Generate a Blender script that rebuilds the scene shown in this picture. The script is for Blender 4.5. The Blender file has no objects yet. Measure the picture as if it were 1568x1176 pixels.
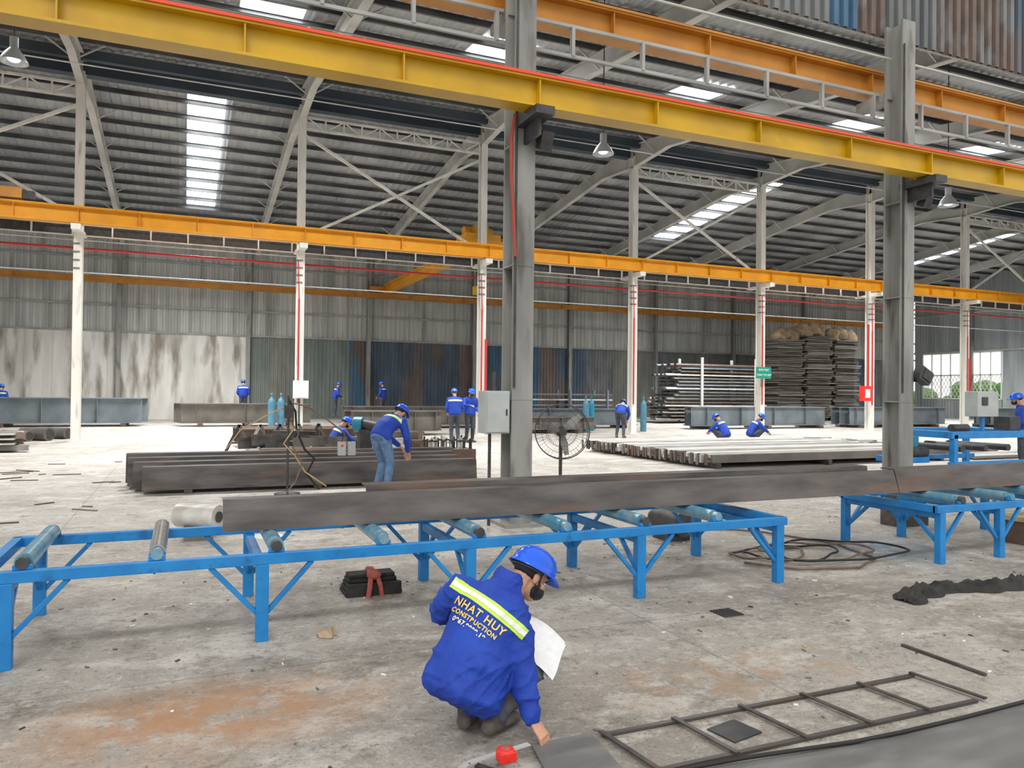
import bpy, bmesh, math, random
from mathutils import Vector, Matrix, noise
from mathutils.bvhtree import BVHTree
random.seed(7)
V=Vector
sc=bpy.context.scene
sc.view_settings.view_transform='Standard'
# ------------------------------------------------------------------ materials
def _n(nt,t,**k):
    n=nt.nodes.new(t)
    for a,b in k.items(): setattr(n,a,b)
    return n
def mat(name,c1,c2=None,scale=4,rough=.6,metal=0,bump=0,stretch=(1,1,1),lo=.35,hi=.65,detail=5,emit=0,bscale=None,c3=None,scale3=1.0,lo3=.55,hi3=.7):
    m=bpy.data.materials.new(name); m.use_nodes=True; nt=m.node_tree
    bs=nt.nodes['Principled BSDF']; bs.inputs['Roughness'].default_value=rough; bs.inputs['Metallic'].default_value=metal
    c1=(*c1,1); bs.inputs['Base Color'].default_value=c1
    if c2 or bump:
        g=_n(nt,'ShaderNodeNewGeometry'); mp=_n(nt,'ShaderNodeMapping'); mp.inputs['Scale'].default_value=stretch
        nt.links.new(g.outputs['Position'],mp.inputs['Vector'])
        no=_n(nt,'ShaderNodeTexNoise'); no.inputs['Scale'].default_value=scale; no.inputs['Detail'].default_value=detail
        nt.links.new(mp.outputs[0],no.inputs['Vector'])
    if c2:
        r=_n(nt,'ShaderNodeValToRGB'); r.color_ramp.elements[0].position=lo; r.color_ramp.elements[1].position=hi
        r.color_ramp.elements[0].color=c1; r.color_ramp.elements[1].color=(*c2,1)
        nt.links.new(no.outputs['Fac'],r.inputs[0]); out=r.outputs[0]
        if c3:
            n3=_n(nt,'ShaderNodeTexNoise'); n3.inputs['Scale'].default_value=scale3; n3.inputs['Detail'].default_value=6
            nt.links.new(mp.outputs[0],n3.inputs['Vector'])
            r3=_n(nt,'ShaderNodeMapRange'); r3.inputs['From Min'].default_value=lo3; r3.inputs['From Max'].default_value=hi3
            nt.links.new(n3.outputs['Fac'],r3.inputs['Value'])
            mx=_n(nt,'ShaderNodeMix',data_type='RGBA'); mx.inputs[7].default_value=(*c3,1)
            nt.links.new(r3.outputs[0],mx.inputs[0]); nt.links.new(out,mx.inputs[6]); out=mx.outputs[2]
        nt.links.new(out,bs.inputs['Base Color'])
    if bump:
        nb=_n(nt,'ShaderNodeTexNoise'); nb.inputs['Scale'].default_value=bscale or scale*4; nb.inputs['Detail'].default_value=4
        nt.links.new(mp.outputs[0],nb.inputs['Vector'])
        b=_n(nt,'ShaderNodeBump'); b.inputs['Strength'].default_value=bump; b.inputs['Distance'].default_value=.02
        nt.links.new(nb.outputs['Fac'],b.inputs['Height']); nt.links.new(b.outputs[0],bs.inputs['Normal'])
    if emit:
        bs.inputs['Emission Color'].default_value=c1; bs.inputs['Emission Strength'].default_value=emit
    return m
YEL=mat('yellow_crane_paint',(.60,.36,.003),(.48,.28,.006),scale=1.5,rough=.4,c3=(.40,.25,.01),scale3=2,lo3=.6,hi3=.85)
YEL2=mat('amber_crane_paint',(.80,.36,.01),(.68,.30,.01),scale=1.5,rough=.4)
ORG=mat('orange_crane_paint',(.58,.25,.025),(.44,.18,.02),scale=1.5,rough=.45)
REDC=mat('red_conductor',(.75,.07,.02),rough=.4)
REDP=mat('red_pipe_paint',(.5,.03,.03),rough=.45)
COLN=mat('grey_column_paint',(.20,.20,.19),(.33,.33,.31),scale=1.3,rough=.6,stretch=(2,2,.4),c3=(.11,.10,.085),scale3=2.2,lo3=.55,hi3=.7)
COLW=mat('white_column_paint',(.64,.63,.58),(.80,.79,.74),scale=1.3,rough=.55,stretch=(2,2,.4),c3=(.38,.35,.30),scale3=2.4,lo3=.6,hi3=.75)
RAFT=mat('light_steel_paint',(.38,.38,.36),(.54,.54,.51),scale=.7,rough=.5)
RAIL=mat('grey_handrail_paint',(.27,.27,.26),(.38,.38,.36),scale=1.5,rough=.5)
PURL=mat('purlin_steel',(.08,.085,.09),(.17,.175,.18),scale=.8,rough=.38,metal=.3)
ROOF=mat('roof_sheet_underside',(.28,.29,.30),(.44,.45,.46),scale=.5,rough=.45,stretch=(1,.4,1))
DKBL=mat('ridge_dark_sheet',(.035,.05,.07),(.06,.08,.10),scale=.6,rough=.5)
WUP=mat('wall_sheet_grey',(.37,.38,.365),(.56,.57,.545),scale=1.2,rough=.6,stretch=(1.5,1,.15),c3=(.24,.23,.205),scale3=.9,lo3=.54,hi3=.72)
WCON=mat('wall_whitewash',(.58,.57,.53),(.78,.77,.73),scale=1.3,rough=.7,stretch=(1.2,1,.25),c3=(.28,.25,.21),scale3=1.6,lo3=.50,hi3=.68)
WEND=mat('wall_sheet_end',(.26,.29,.30),(.40,.43,.44),scale=1,rough=.5,stretch=(1,1.5,.15))
SH=[mat('sheet_olive',(.15,.155,.14),(.23,.23,.205),scale=1.5,stretch=(1,1,.3)),
    mat('sheet_green_grey',(.14,.17,.16),(.20,.23,.21),scale=1.5,stretch=(1,1,.3)),
    mat('sheet_blue',(.035,.10,.18),(.07,.15,.24),scale=2,stretch=(1,1,.3),c3=(.14,.10,.08),scale3=1.2,lo3=.48,hi3=.6),
    mat('sheet_rust',(.13,.095,.085),(.19,.14,.12),scale=2,stretch=(1,1,.3),c3=(.06,.09,.13),scale3=1.2,lo3=.52,hi3=.64),
    mat('sheet_navy',(.05,.08,.115),(.09,.125,.17),scale=2,stretch=(1,1,.3),c3=(.15,.11,.09),scale3=1.2,lo3=.52,hi3=.64),
    mat('sheet_dark_grey',(.10,.11,.115),(.18,.19,.19),scale=2,stretch=(1,1,.3)),
    mat('sheet_worn_brown',(.10,.07,.06),(.16,.12,.10),scale=3,stretch=(1,1,.5),c3=(.17,.17,.17),scale3=2,lo3=.5,hi3=.6)]
SKY=mat('skylight_fibreglass',(.95,.98,1.0),emit=9.0)
BLUE=mat('blue_table_paint',(.008,.185,.50),(.012,.24,.60),scale=5,rough=.4,c3=(.01,.10,.28),scale3=9,lo3=.58,hi3=.75)
ROLB=mat('roller_worn_blue',(.08,.34,.52),(.30,.44,.50),scale=8,rough=.3,metal=.4)
ROLS=mat('roller_steel',(.42,.44,.44),(.6,.62,.6),scale=8,rough=.25,metal=.8)
STL=mat('mill_scale_steel',(.060,.056,.054),(.135,.122,.115),scale=3,rough=.36,metal=.5,bump=.15,stretch=(.5,2,2),c3=(.18,.105,.07),scale3=1.6,lo3=.54,hi3=.72)
STR=mat('rusty_steel',(.10,.075,.06),(.17,.11,.08),scale=4,rough=.6,metal=.3,bump=.2)
STG=mat('primer_grey_steel',(.13,.16,.185),(.20,.235,.26),scale=1.5,rough=.5)
STB=mat('brown_grey_steel',(.12,.11,.10),(.20,.185,.165),scale=1.5,rough=.5,metal=.2)
GALV=mat('galvanised_steel',(.46,.455,.43),(.66,.65,.62),scale=5,rough=.4,metal=.2,stretch=(.3,2,1),c3=(.30,.27,.23),scale3=1.5)
DARK=mat('dark_iron',(.03,.03,.032),(.06,.06,.06),scale=8,rough=.5)
BLK=mat('black_rubber',(.012,.012,.013),rough=.6)
CLOTH=mat('black_cloth',(.012,.012,.012),(.035,.033,.03),scale=8,rough=.85,bump=.4)
HOSE=mat('brown_hose',(.12,.075,.055),(.20,.14,.10),scale=10,rough=.6)
REDH=mat('red_hose',(.35,.05,.03),rough=.5)
REDM=mat('red_plastic',(.8,.03,.02),rough=.4)
REDCL=mat('red_cloth',(.30,.06,.05),(.45,.12,.09),scale=20,rough=.8)
LIP=mat('lip_skin',(.36,.13,.10),rough=.5)
GRYB=mat('grey_enclosure',(.36,.39,.38),(.44,.47,.46),scale=3,rough=.4)
WHT=mat('white_paint',(.8,.8,.78),rough=.5)
LAMP=mat('lamp_aluminium',(.6,.62,.63),rough=.3,metal=.5)
GRN=mat('green_sign',(.0,.25,.17),rough=.5)
GLOW=mat('lamp_glass',(.9,.95,1),rough=.2,emit=.8)
PAPER=mat('paper',(.85,.86,.87),(.78,.79,.80),scale=30,rough=.8)
YBOX=mat('timber',(.38,.29,.13),(.5,.39,.2),scale=6,rough=.7)
BURL=mat('burlap',(.30,.21,.12),(.48,.37,.25),scale=3,rough=.9,bump=.5)
GRATE=mat('stacked_grating_steel',(.13,.12,.10),(.30,.27,.24),scale=1.2,rough=.7,stretch=(.4,.4,9),c3=(.09,.07,.055),scale3=1.6,lo3=.5,hi3=.68)
TEAL=mat('welding_blue_metal',(.02,.22,.34),rough=.4)
CYL=mat('gas_cylinder_blue',(.06,.20,.30),(.1,.26,.36),scale=6,rough=.4)
JKT=mat('blue_work_jacket',(.005,.038,.33),(.008,.060,.43),scale=5,rough=.72,bump=.25,bscale=60)
PNT=mat('dark_trousers',(.035,.04,.055),(.07,.08,.10),scale=8,rough=.85)
PNT2=mat('dusty_dark_denim',(.045,.06,.10),(.11,.12,.14),scale=9,rough=.9)
JEAN=mat('denim',(.07,.14,.27),(.13,.22,.36),scale=14,rough=.85)
BOOT=mat('dusty_boot',(.05,.045,.04),(.14,.12,.10),scale=14,rough=.8)
SKIN=mat('skin',(.50,.27,.17),(.56,.31,.20),scale=20,rough=.5)
HAIR=mat('black_hair',(.01,.009,.008),rough=.6)
HELM=mat('blue_helmet',(.005,.10,.72),rough=.22)
MASK=mat('black_mask',(.015,.015,.017),rough=.7)
LIME=mat('lime_reflective',(.55,.80,.08),rough=.5)
SILV=mat('silver_reflective',(.72,.76,.74),rough=.35)
TXT=mat('yellow_print',(.85,.62,.12),rough=.6)
TXTW=mat('pale_print',(.85,.80,.60),rough=.6)
EYEW=mat('eye_white',(.8,.8,.78),rough=.2)
GLASS=mat('window_frost',(.85,.95,.95),emit=1.2)
LEAF=mat('foliage',(.05,.16,.03),(.12,.28,.06),scale=6,rough=.7,bump=.5)
PLT=mat('smooth_plate',(.13,.13,.125),(.20,.20,.195),scale=1.6,rough=.45,metal=.2,stretch=(.6,2,1),c3=(.26,.255,.245),scale3=3,lo3=.5,hi3=.75)
# ------------------------------------------------------------------ mesh builder
class B:
    def __init__(s,name): s.name=name; s.v=[]; s.f=[]; s.m=[]; s.sm=[]; s.mats=[]; s.M=Matrix.Identity(4)
    def mi(s,m):
        if m not in s.mats: s.mats.append(m)
        return s.mats.index(m)
    def add(s,vs,fs,m,smooth=False):
        o=len(s.v); s.v+= [s.M@V(p) for p in vs]; i=s.mi(m)
        for f in fs: s.f.append([o+k for k in f]); s.m.append(i); s.sm.append(smooth)
    def box(s,x0,x1,y0,y1,z0,z1,m):
        vs=[(x,y,z) for x in (x0,x1) for y in (y0,y1) for z in (z0,z1)]
        s.add(vs,[(0,1,3,2),(4,6,7,5),(0,4,5,1),(2,3,7,6),(0,2,6,4),(1,5,7,3)],m)
    def obox(s,c,size,R,m):
        a,b,d=[q/2 for q in size]; c=V(c)
        vs=[c+R@V((x,y,z)) for x in (-a,a) for y in (-b,b) for z in (-d,d)]
        s.add(vs,[(0,1,3,2),(4,6,7,5),(0,4,5,1),(2,3,7,6),(0,2,6,4),(1,5,7,3)],m)
    def bar(s,p0,p1,w,h,m,up=(0,0,1)):
        s.prof(p0,p1,[(-w/2,-h/2),(w/2,-h/2),(w/2,h/2),(-w/2,h/2)],m,up)
    def prof(s,p0,p1,pl,m,up=(0,0,1),pl2=None):
        p0=V(p0);p1=V(p1); d=(p1-p0).normalized(); up=V(up)
        if abs(d.dot(up))>.99: up=V((0,1,0))
        sx=d.cross(up).normalized(); u=sx.cross(d); n=len(pl); pl2=pl2 or pl
        vs=[p0+sx*a+u*b for a,b in pl]+[p1+sx*a+u*b for a,b in pl2]
        fs=[(i,(i+1)%n,n+(i+1)%n,n+i) for i in range(n)]+[tuple(range(n))[::-1],tuple(range(n,2*n))]
        s.add(vs,fs,m)
    def ibeam(s,p0,p1,h,w,m,t=.02,tf=.03,up=(0,0,1),h2=None,top=False):
        def P(h):
            o=-h/2 if top else 0
            return [(-w/2,-h/2+o),(w/2,-h/2+o),(w/2,-h/2+tf+o),(t/2,-h/2+tf+o),(t/2,h/2-tf+o),(w/2,h/2-tf+o),(w/2,h/2+o),(-w/2,h/2+o),(-w/2,h/2-tf+o),(-t/2,h/2-tf+o),(-t/2,-h/2+tf+o),(-w/2,-h/2+tf+o)]
        s.prof(p0,p1,P(h),m,up,P(h2 or h))
    def cyl(s,p0,p1,r0,m,r1=None,n=14,smooth=True):
        s.tube([p0,p1],[r0,r1 if r1 is not None else r0],m,n,smooth)
    def tube(s,pts,r,m,n=10,smooth=True,round_=False):
        pts=[V(p) for p in pts]; k=len(pts)
        if not hasattr(r,'__len__'): r=[r]*k
        if round_:
            d0=(pts[0]-pts[1]).normalized(); d1=(pts[-1]-pts[-2]).normalized()
            pts=[pts[0]+d0*r[0]*.7]+pts+[pts[-1]+d1*r[-1]*.7]; r=[r[0]*.5]+list(r)+[r[-1]*.5]; k+=2
        vs=[]; u=None
        for i in range(k):
            d=(pts[min(i+1,k-1)]-pts[max(i-1,0)]).normalized()
            if u is None:
                u=d.orthogonal().normalized()
            else:
                u=(u-d*u.dot(d)); u=u.normalized() if u.length>1e-5 else d.orthogonal().normalized()
            w=d.cross(u)
            for j in range(n):
                a=2*math.pi*j/n; vs.append(pts[i]+(u*math.cos(a)+w*math.sin(a))*r[i])
        fs=[(i*n+j,i*n+(j+1)%n,(i+1)*n+(j+1)%n,(i+1)*n+j) for i in range(k-1) for j in range(n)]
        s.add(vs,fs,m,smooth)
        s.add(vs[:n],[tuple(range(n))[::-1]],m); s.add(vs[-n:],[tuple(range(n))],m)
    def loft(s,rings,m,n=20):
        vs=[];k=len(rings)
        for c,sx,fy,rx,ry in rings:
            for j in range(n):
                a=2*math.pi*j/n; vs.append(V(c)+V(sx)*math.cos(a)*rx+V(fy)*math.sin(a)*ry)
        fs=[(i*n+j,i*n+(j+1)%n,(i+1)*n+(j+1)%n,(i+1)*n+j) for i in range(k-1) for j in range(n)]
        fs+=[tuple(range(n))[::-1],tuple(range((k-1)*n,k*n))]
        s.add(vs,fs,m,True)
    def lathe(s,c,pr,m,n=20,sx=1,sy=1,cap=False):
        vs=[];k=len(pr);c=V(c)
        for r,h in pr:
            for j in range(n):
                a=2*math.pi*j/n; vs.append(c+V((r*sx*math.cos(a),r*sy*math.sin(a),h)))
        fs=[(i*n+j,i*n+(j+1)%n,(i+1)*n+(j+1)%n,(i+1)*n+j) for i in range(k-1) for j in range(n)]
        s.add(vs,fs,m,True)
        if cap: s.add(vs[:n],[tuple(range(n))[::-1]],m)
    def ell(s,c,r,m,R=None,nu=16,nv=10):
        c=V(c); R=R or Matrix.Identity(3); vs=[];fs=[]
        for i in range(nv+1):
            t=math.pi*i/nv; t=min(max(t,.02),math.pi-.02)
            for j in range(nu):
                a=2*math.pi*j/nu
                vs.append(c+R@V((r[0]*math.sin(t)*math.cos(a),r[1]*math.sin(t)*math.sin(a),r[2]*math.cos(t))))
        fs=[(i*nu+j,(i+1)*nu+j,(i+1)*nu+(j+1)%nu,i*nu+(j+1)%nu) for i in range(nv) for j in range(nu)]
        fs+=[tuple(range(nu)),tuple(range(nv*nu,(nv+1)*nu))[::-1]]
        s.add(vs,fs,m,True)
    def corr(s,p0,d,L,z0,z1,nrm,m,pitch=.25,dep=.035,mfun=None):
        p0=V(p0);d=V(d);nrm=V(nrm); k=int(L/pitch); pr=[(0,0),(.35,0),(.45,1),(.9,1)]
        pts=[]
        for i in range(k):
            for a,b in pr: pts.append(((i+a)*pitch,b*dep))
        pts.append((k*pitch,0))
        for q in range(len(pts)-1):
            a=p0+d*pts[q][0]+nrm*pts[q][1]; b=p0+d*pts[q+1][0]+nrm*pts[q+1][1]
            mm=mfun(pts[q][0]) if mfun else m
            s.add([(a.x,a.y,z0),(b.x,b.y,z0),(b.x,b.y,z1),(a.x,a.y,z1)],[(0,1,2,3)],mm)
    def mesh(s,origin=None):
        me=bpy.data.meshes.new(s.name)
        if origin is None:
            xs=[p.x for p in s.v];ys=[p.y for p in s.v];zs=[p.z for p in s.v]
            origin=V(((min(xs)+max(xs))/2,(min(ys)+max(ys))/2,min(zs)))
        me.from_pydata([tuple(p-origin) for p in s.v],[],s.f)
        for m in s.mats: me.materials.append(m)
        for p,i,q in zip(me.polygons,s.m,s.sm): p.material_index=i; p.use_smooth=q
        me.update(); return me,origin
    def build(s,parent=None,fix=True,bevel=0):
        me,o=s.mesh()
        if fix:
            bm=bmesh.new(); bm.from_mesh(me); bmesh.ops.recalc_face_normals(bm,faces=bm.faces); bm.to_mesh(me); bm.free()
        ob=bpy.data.objects.new(s.name,me); ob.location=o; sc.collection.objects.link(ob)
        if bevel:
            b=ob.modifiers.new('bevel','BEVEL'); b.width=bevel; b.segments=2; b.limit_method='ANGLE'
        if parent: ob.parent=parent; ob.location=o-parent.location
        return ob
def rotz(a): return Matrix.Rotation(a,3,'Z')
# ------------------------------------------------------------------ camera
f0=V((.394,.919,0)).normalized(); r0=V((.919,-.394,0)).normalized(); zz=V((0,0,1))
cd=bpy.data.cameras.new('camera'); cam=bpy.data.objects.new('camera',cd); sc.collection.objects.link(cam); sc.camera=cam
cd.sensor_width=36; cd.lens=26.75; cd.clip_end=400
fw=(f0+zz*.0103).normalized(); rt=(r0+zz*.011).normalized(); up=rt.cross(fw).normalized(); rt=fw.cross(up)
cam.matrix_world=Matrix(((rt.x,up.x,-fw.x,0),(rt.y,up.y,-fw.y,0),(rt.z,up.z,-fw.z,1.65),(0,0,0,1)))
# ------------------------------------------------------------------ constants
YN=8.73; YM=26.6; YW=44.0; XE=54.5
MX=[3.53+6.6*i for i in range(-3,8)]
def rz(y): return 12.0-.115*abs(y-YM)
# ------------------------------------------------------------------ floor
fm=bpy.data.materials.new('concrete_floor'); fm.use_nodes=True; nt=fm.node_tree; bs=nt.nodes['Principled BSDF']
g=_n(nt,'ShaderNodeNewGeometry'); L=nt.links.new
def noi(scale,stretch=(1,1,1),detail=6,rough=.6,rot=0):
    mp=_n(nt,'ShaderNodeMapping'); mp.inputs['Scale'].default_value=stretch; mp.inputs['Rotation'].default_value=(0,0,rot)
    L(g.outputs['Position'],mp.inputs['Vector']); n=_n(nt,'ShaderNodeTexNoise'); n.inputs['Scale'].default_value=scale
    n.inputs['Detail'].default_value=detail; n.inputs['Roughness'].default_value=rough; L(mp.outputs[0],n.inputs['Vector']); return n.outputs['Fac']
def mr(x,a,b,c=0,d=1):
    n=_n(nt,'ShaderNodeMapRange'); n.inputs['From Min'].default_value=a; n.inputs['From Max'].default_value=b
    n.inputs['To Min'].default_value=c; n.inputs['To Max'].default_value=d; L(x,n.inputs['Value']); return n.outputs[0]
def mix(f,a,b):
    n=_n(nt,'ShaderNodeMix',data_type='RGBA')
    L(f,n.inputs[0])
    for i,x in ((6,a),(7,b)):
        if isinstance(x,tuple): n.inputs[i].default_value=(*x,1)
        else: L(x,n.inputs[i])
    return n.outputs[2]
def mul(a,b):
    n=_n(nt,'ShaderNodeMath',operation='MULTIPLY'); L(a,n.inputs[0])
    if isinstance(b,float): n.inputs[1].default_value=b
    else: L(b,n.inputs[1])
    return n.outputs[0]
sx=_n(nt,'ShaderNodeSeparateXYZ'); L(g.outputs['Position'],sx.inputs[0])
far=mr(sx.outputs['Y'],5.0,11)  # paler with depth: daylight brightness of the far floor put into the colour
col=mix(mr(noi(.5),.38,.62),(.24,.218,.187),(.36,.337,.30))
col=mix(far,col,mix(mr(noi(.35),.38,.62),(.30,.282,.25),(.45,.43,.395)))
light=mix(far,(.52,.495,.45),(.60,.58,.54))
col=mix(mul(mr(noi(1.2,(1,1.5,1),10,.78,.5),.50,.60),.7),col,light)
col=mix(mul(mr(noi(2.6,(1,1.2,1),10,.82,-.3),.53,.62),.75),col,(.15,.13,.105))
col=mix(mul(mr(noi(6,(1,1.3,1),10,.85,.2),.53,.60),.65),col,light)
col=mix(mul(mr(noi(15,(1,1,1),8,.85),.54,.62),.8),col,(.11,.095,.075))
col=mix(mul(mr(noi(30,(1,1,1),6,.85,.9),.55,.62),.5),col,light)
col=mix(mul(mr(noi(38,(1,1,1),4,.8),.58,.66),.75),col,(.07,.06,.05))
def blob(cx,cy,rx,ry):
    mp=_n(nt,'ShaderNodeMapping'); mp.vector_type='POINT'; mp.inputs['Location'].default_value=(-cx/rx,-cy/ry,0); mp.inputs['Scale'].default_value=(1/rx,1/ry,0)
    L(g.outputs['Position'],mp.inputs['Vector']); n=_n(nt,'ShaderNodeVectorMath',operation='LENGTH'); L(mp.outputs[0],n.inputs[0]); return mr(n.outputs['Value'],.3,1,1,0)
col=mix(mul(mul(blob(.15,4.15,1.1,.6),mr(noi(3,(1,1,1),8,.75),.38,.54)),.85),col,(.36,.18,.075))
col=mix(mul(mul(blob(3.0,3.6,1.3,.45),mr(noi(4,(1,1,1),8,.75),.45,.58)),.65),col,(.32,.19,.10))
col=mix(mul(mul(blob(-.5,3.2,1.5,.7),mr(noi(2.2,(1,1,1),8,.75),.5,.6)),.5),col,(.25,.15,.08))
col=mix(mul(mul(blob(6.9,6.0,.8,.9),mr(noi(5),.4,.55)),.6),col,(.06,.20,.30))
for ax,per,ofs in (('X',4.4,1.3),('Y',5.1,.4)):
    ad=_n(nt,'ShaderNodeMath',operation='ADD'); L(sx.outputs[ax],ad.inputs[0]); ad.inputs[1].default_value=ofs
    md=_n(nt,'ShaderNodeMath',operation='PINGPONG'); L(ad.outputs[0],md.inputs[0]); md.inputs[1].default_value=per/2
    col=mix(mul(mr(md.outputs[0],.0,.014,1,0),.45),col,(.10,.095,.085))
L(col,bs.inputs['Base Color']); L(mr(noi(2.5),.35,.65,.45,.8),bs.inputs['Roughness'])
bp=_n(nt,'ShaderNodeBump'); bp.inputs['Strength'].default_value=.5; bp.inputs['Distance'].default_value=.015; L(noi(7,(1,1,1),8,.75),bp.inputs['Height']); L(bp.outputs[0],bs.inputs['Normal'])
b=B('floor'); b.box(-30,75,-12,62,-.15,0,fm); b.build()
# ------------------------------------------------------------------ walls
b=B('wall_back')
b.box(-22,3.15,YW-.02,YW+.15,0,4.6,WCON)
for x in [v*1.22-22 for v in range(0,21)]: b.box(x,x+.03,YW-.05,YW,0,4.6,WCON)
rnd=random.Random(3); pan={}
def mf(s):
    i=int(s/1.1)
    if i not in pan:
        X=3.15+s
        if X<6: pan[i]=SH[0] if i%2 else SH[1]
        elif X<8.3: pan[i]=SH[1]
        elif X<11: pan[i]=rnd.choice([SH[2],SH[2],SH[4]])
        elif X<24: pan[i]=rnd.choice([SH[2],SH[3],SH[4],SH[3],SH[4]])
        else: pan[i]=rnd.choice([SH[5],SH[5],SH[4],SH[0]])
    return pan[i]
b.corr((3.15,YW+.03,0),(1,0,0),XE-3.15,0,4.55,(0,-1,0),SH[0],pitch=.22,mfun=mf)
b.corr((-22,YW+.08,0),(1,0,0),XE+22,4.5,rz(YW)+.1,(0,-1,0),WUP,pitch=.28,dep=.05)
for X in [-16.4,-9.8,-3.2,3.1,9.7,16.2,22.8,29.4,36,42.6,49.2]:
    b.ibeam((X,YW-.2,0),(X,YW-.2,rz(YW)-.2),.3,.2,COLN,up=(0,1,0))
for z in (4.55,5.9,8.3): b.box(-22,XE,YW-.06,YW,z-.05,z+.05,RAIL)
b.build()
b=B('wall_right')
b.corr((XE,YN,0),(0,1,0),28,0,3.2,(-1,0,0),WEND); b.corr((XE,YN,0),(0,1,0),YW-YN,5.0,12,(-1,0,0),WEND)
b.corr((XE,YN,0),(0,1,0),28,3.2,5.0,(-1,0,0),WEND); b.corr((XE,43.2,0),(0,1,0),.75,0,5.0,(-1,0,0),WEND)
b.corr((XE,36.8,0),(0,1,0),6.5,0,1.5,(-1,0,0),WEND)
for y in (15,21,27,33,39): b.ibeam((XE-.25,y,0),(XE-.25,y,rz(y)-.3),.3,.2,COLN)
for z in (5.1,8): b.box(XE-.1,XE,YN,YW,z-.06,z+.06,RAFT)
b.build()
b=B('window_1')
for y in [36.8+.8*i for i in range(9)]: b.box(XE-.06,XE+.02,y-.04,y+.04,1.5,5.0,WHT)
for z in (1.5,3.3,5.0): b.box(XE-.06,XE+.02,36.8,43.2,z-.05,z+.05,WHT)
b.box(XE+.03,XE+.05,36.8,43.2,3.4,4.9,GLASS)
for i in range(22):
    y=36.8+i*.3; b.bar((XE-.02,y,1.5),(XE-.02,min(y+1,43.2),3.3),.02,.03,WHT); b.bar((XE-.02,min(y+1,43.2),1.5),(XE-.02,y,3.3),.02,.03,WHT)
b.build()
b=B('hedge')
for i in range(40): b.ell((XE+9+rnd.random()*2,30+rnd.random()*24,rnd.random()*2.2),(1.2,1.2,1.0),LEAF,nu=8,nv=6)
b.build()
b=B('wall_upper_near')
pan2={}
def mf2(s):
    i=int(s/.62); r=random.Random(i*7+1)
    if i not in pan2: pan2[i]=r.choice([SH[6],SH[5],SH[5],SH[5],SH[6],SH[4]]) if i%13 else SH[2]
    return pan2[i]
b.corr((-15,YN+.3,0),(1,0,0),XE+15,7.5,rz(YN)+.1,(0,-1,0),SH[5],pitch=.2,dep=.06,mfun=mf2)
b.box(-15,XE,YN+.32,YN+.38,7.52,7.62,RAFT); b.box(-15,XE,YN+.32,YN+.4,8.6,8.7,RAFT)
b.build()
# ------------------------------------------------------------------ roof
b=B('ceiling')
X0,X1=-22,XE
k=int((X1-X0)/.3)
for (ya,yb) in ((YN,YM),(YM,YW+.4)):
    vs=[];n=0
    for i in range(k):
        for a,h in ((0,0),(.12,.04),(.24,.04),(.3,0)):
            if a==.3 and i<k-1: continue
            vs.append((X0+i*.3+a,ya,rz(ya)+h)); vs.append((X0+i*.3+a,yb,rz(yb)+h)); n+=1
    b.add(vs,[(2*i,2*i+1,2*i+3,2*i+2) for i in range(n-1)],ROOF)
b.build(fix=False)
b=B('roof_purlins')
y=YN+.5
while y<YW:
    z=rz(y)-.03
    if abs(y-YM)>.5:
        b.prof((X0,y,z),(X1,y,z),[(-.035,0),(.035,0),(.035,-.015),(-.02,-.015),(-.02,-.15),(.035,-.15),(.035,-.165),(-.035,-.165)],PURL)
    y+=1.22
b.box(X0,X1,YM+.25,YM+.6,11.35,11.9,DKBL); b.box(X0,X1,YM-.5,YM-.3,11.55,11.85,DKBL)
b.build()
def skylight(x,ya,yb,w=1.2,pw=1.0):
    b=B('skylight'); 
    za,zb=rz(ya)-.012,rz(yb)-.012
    b.add([(x-w/2,ya,za),(x+w/2,ya,za),(x+w/2,yb,zb),(x-w/2,yb,zb),(x-w/2,ya,za+.005),(x+w/2,ya,za+.005),(x+w/2,yb,zb+.005),(x-w/2,yb,zb+.005)],[(0,1,2,3),(4,7,6,5),(0,4,5,1),(1,5,6,2),(2,6,7,3),(3,7,4,0)],SKY)
    b.build()
    ld=bpy.data.lights.new('skylight_daylight','AREA'); ld.shape='RECTANGLE'; ld.size=w; ld.size_y=(yb-ya)*.7; ld.energy=180*w*(yb-ya)*pw; ld.color=(1,.985,.96); ld.spread=math.radians(130)
    lo=bpy.data.objects.new('skylight_daylight',ld); lo.location=(x,ya+(yb-ya)*.4,min(za,zb)-.3); sc.collection.objects.link(lo)
skylight(.55,28.2,39.6,1.25,.8); skylight(25.6,28.2,37.5,1.25,.8); skylight(45.6,28.2,37.5,1.25,.8)
for x in (-5,1.9,8.0,14.8,21.7,28.3,35): skylight(x,18.9,21.5,1.5)
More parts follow.
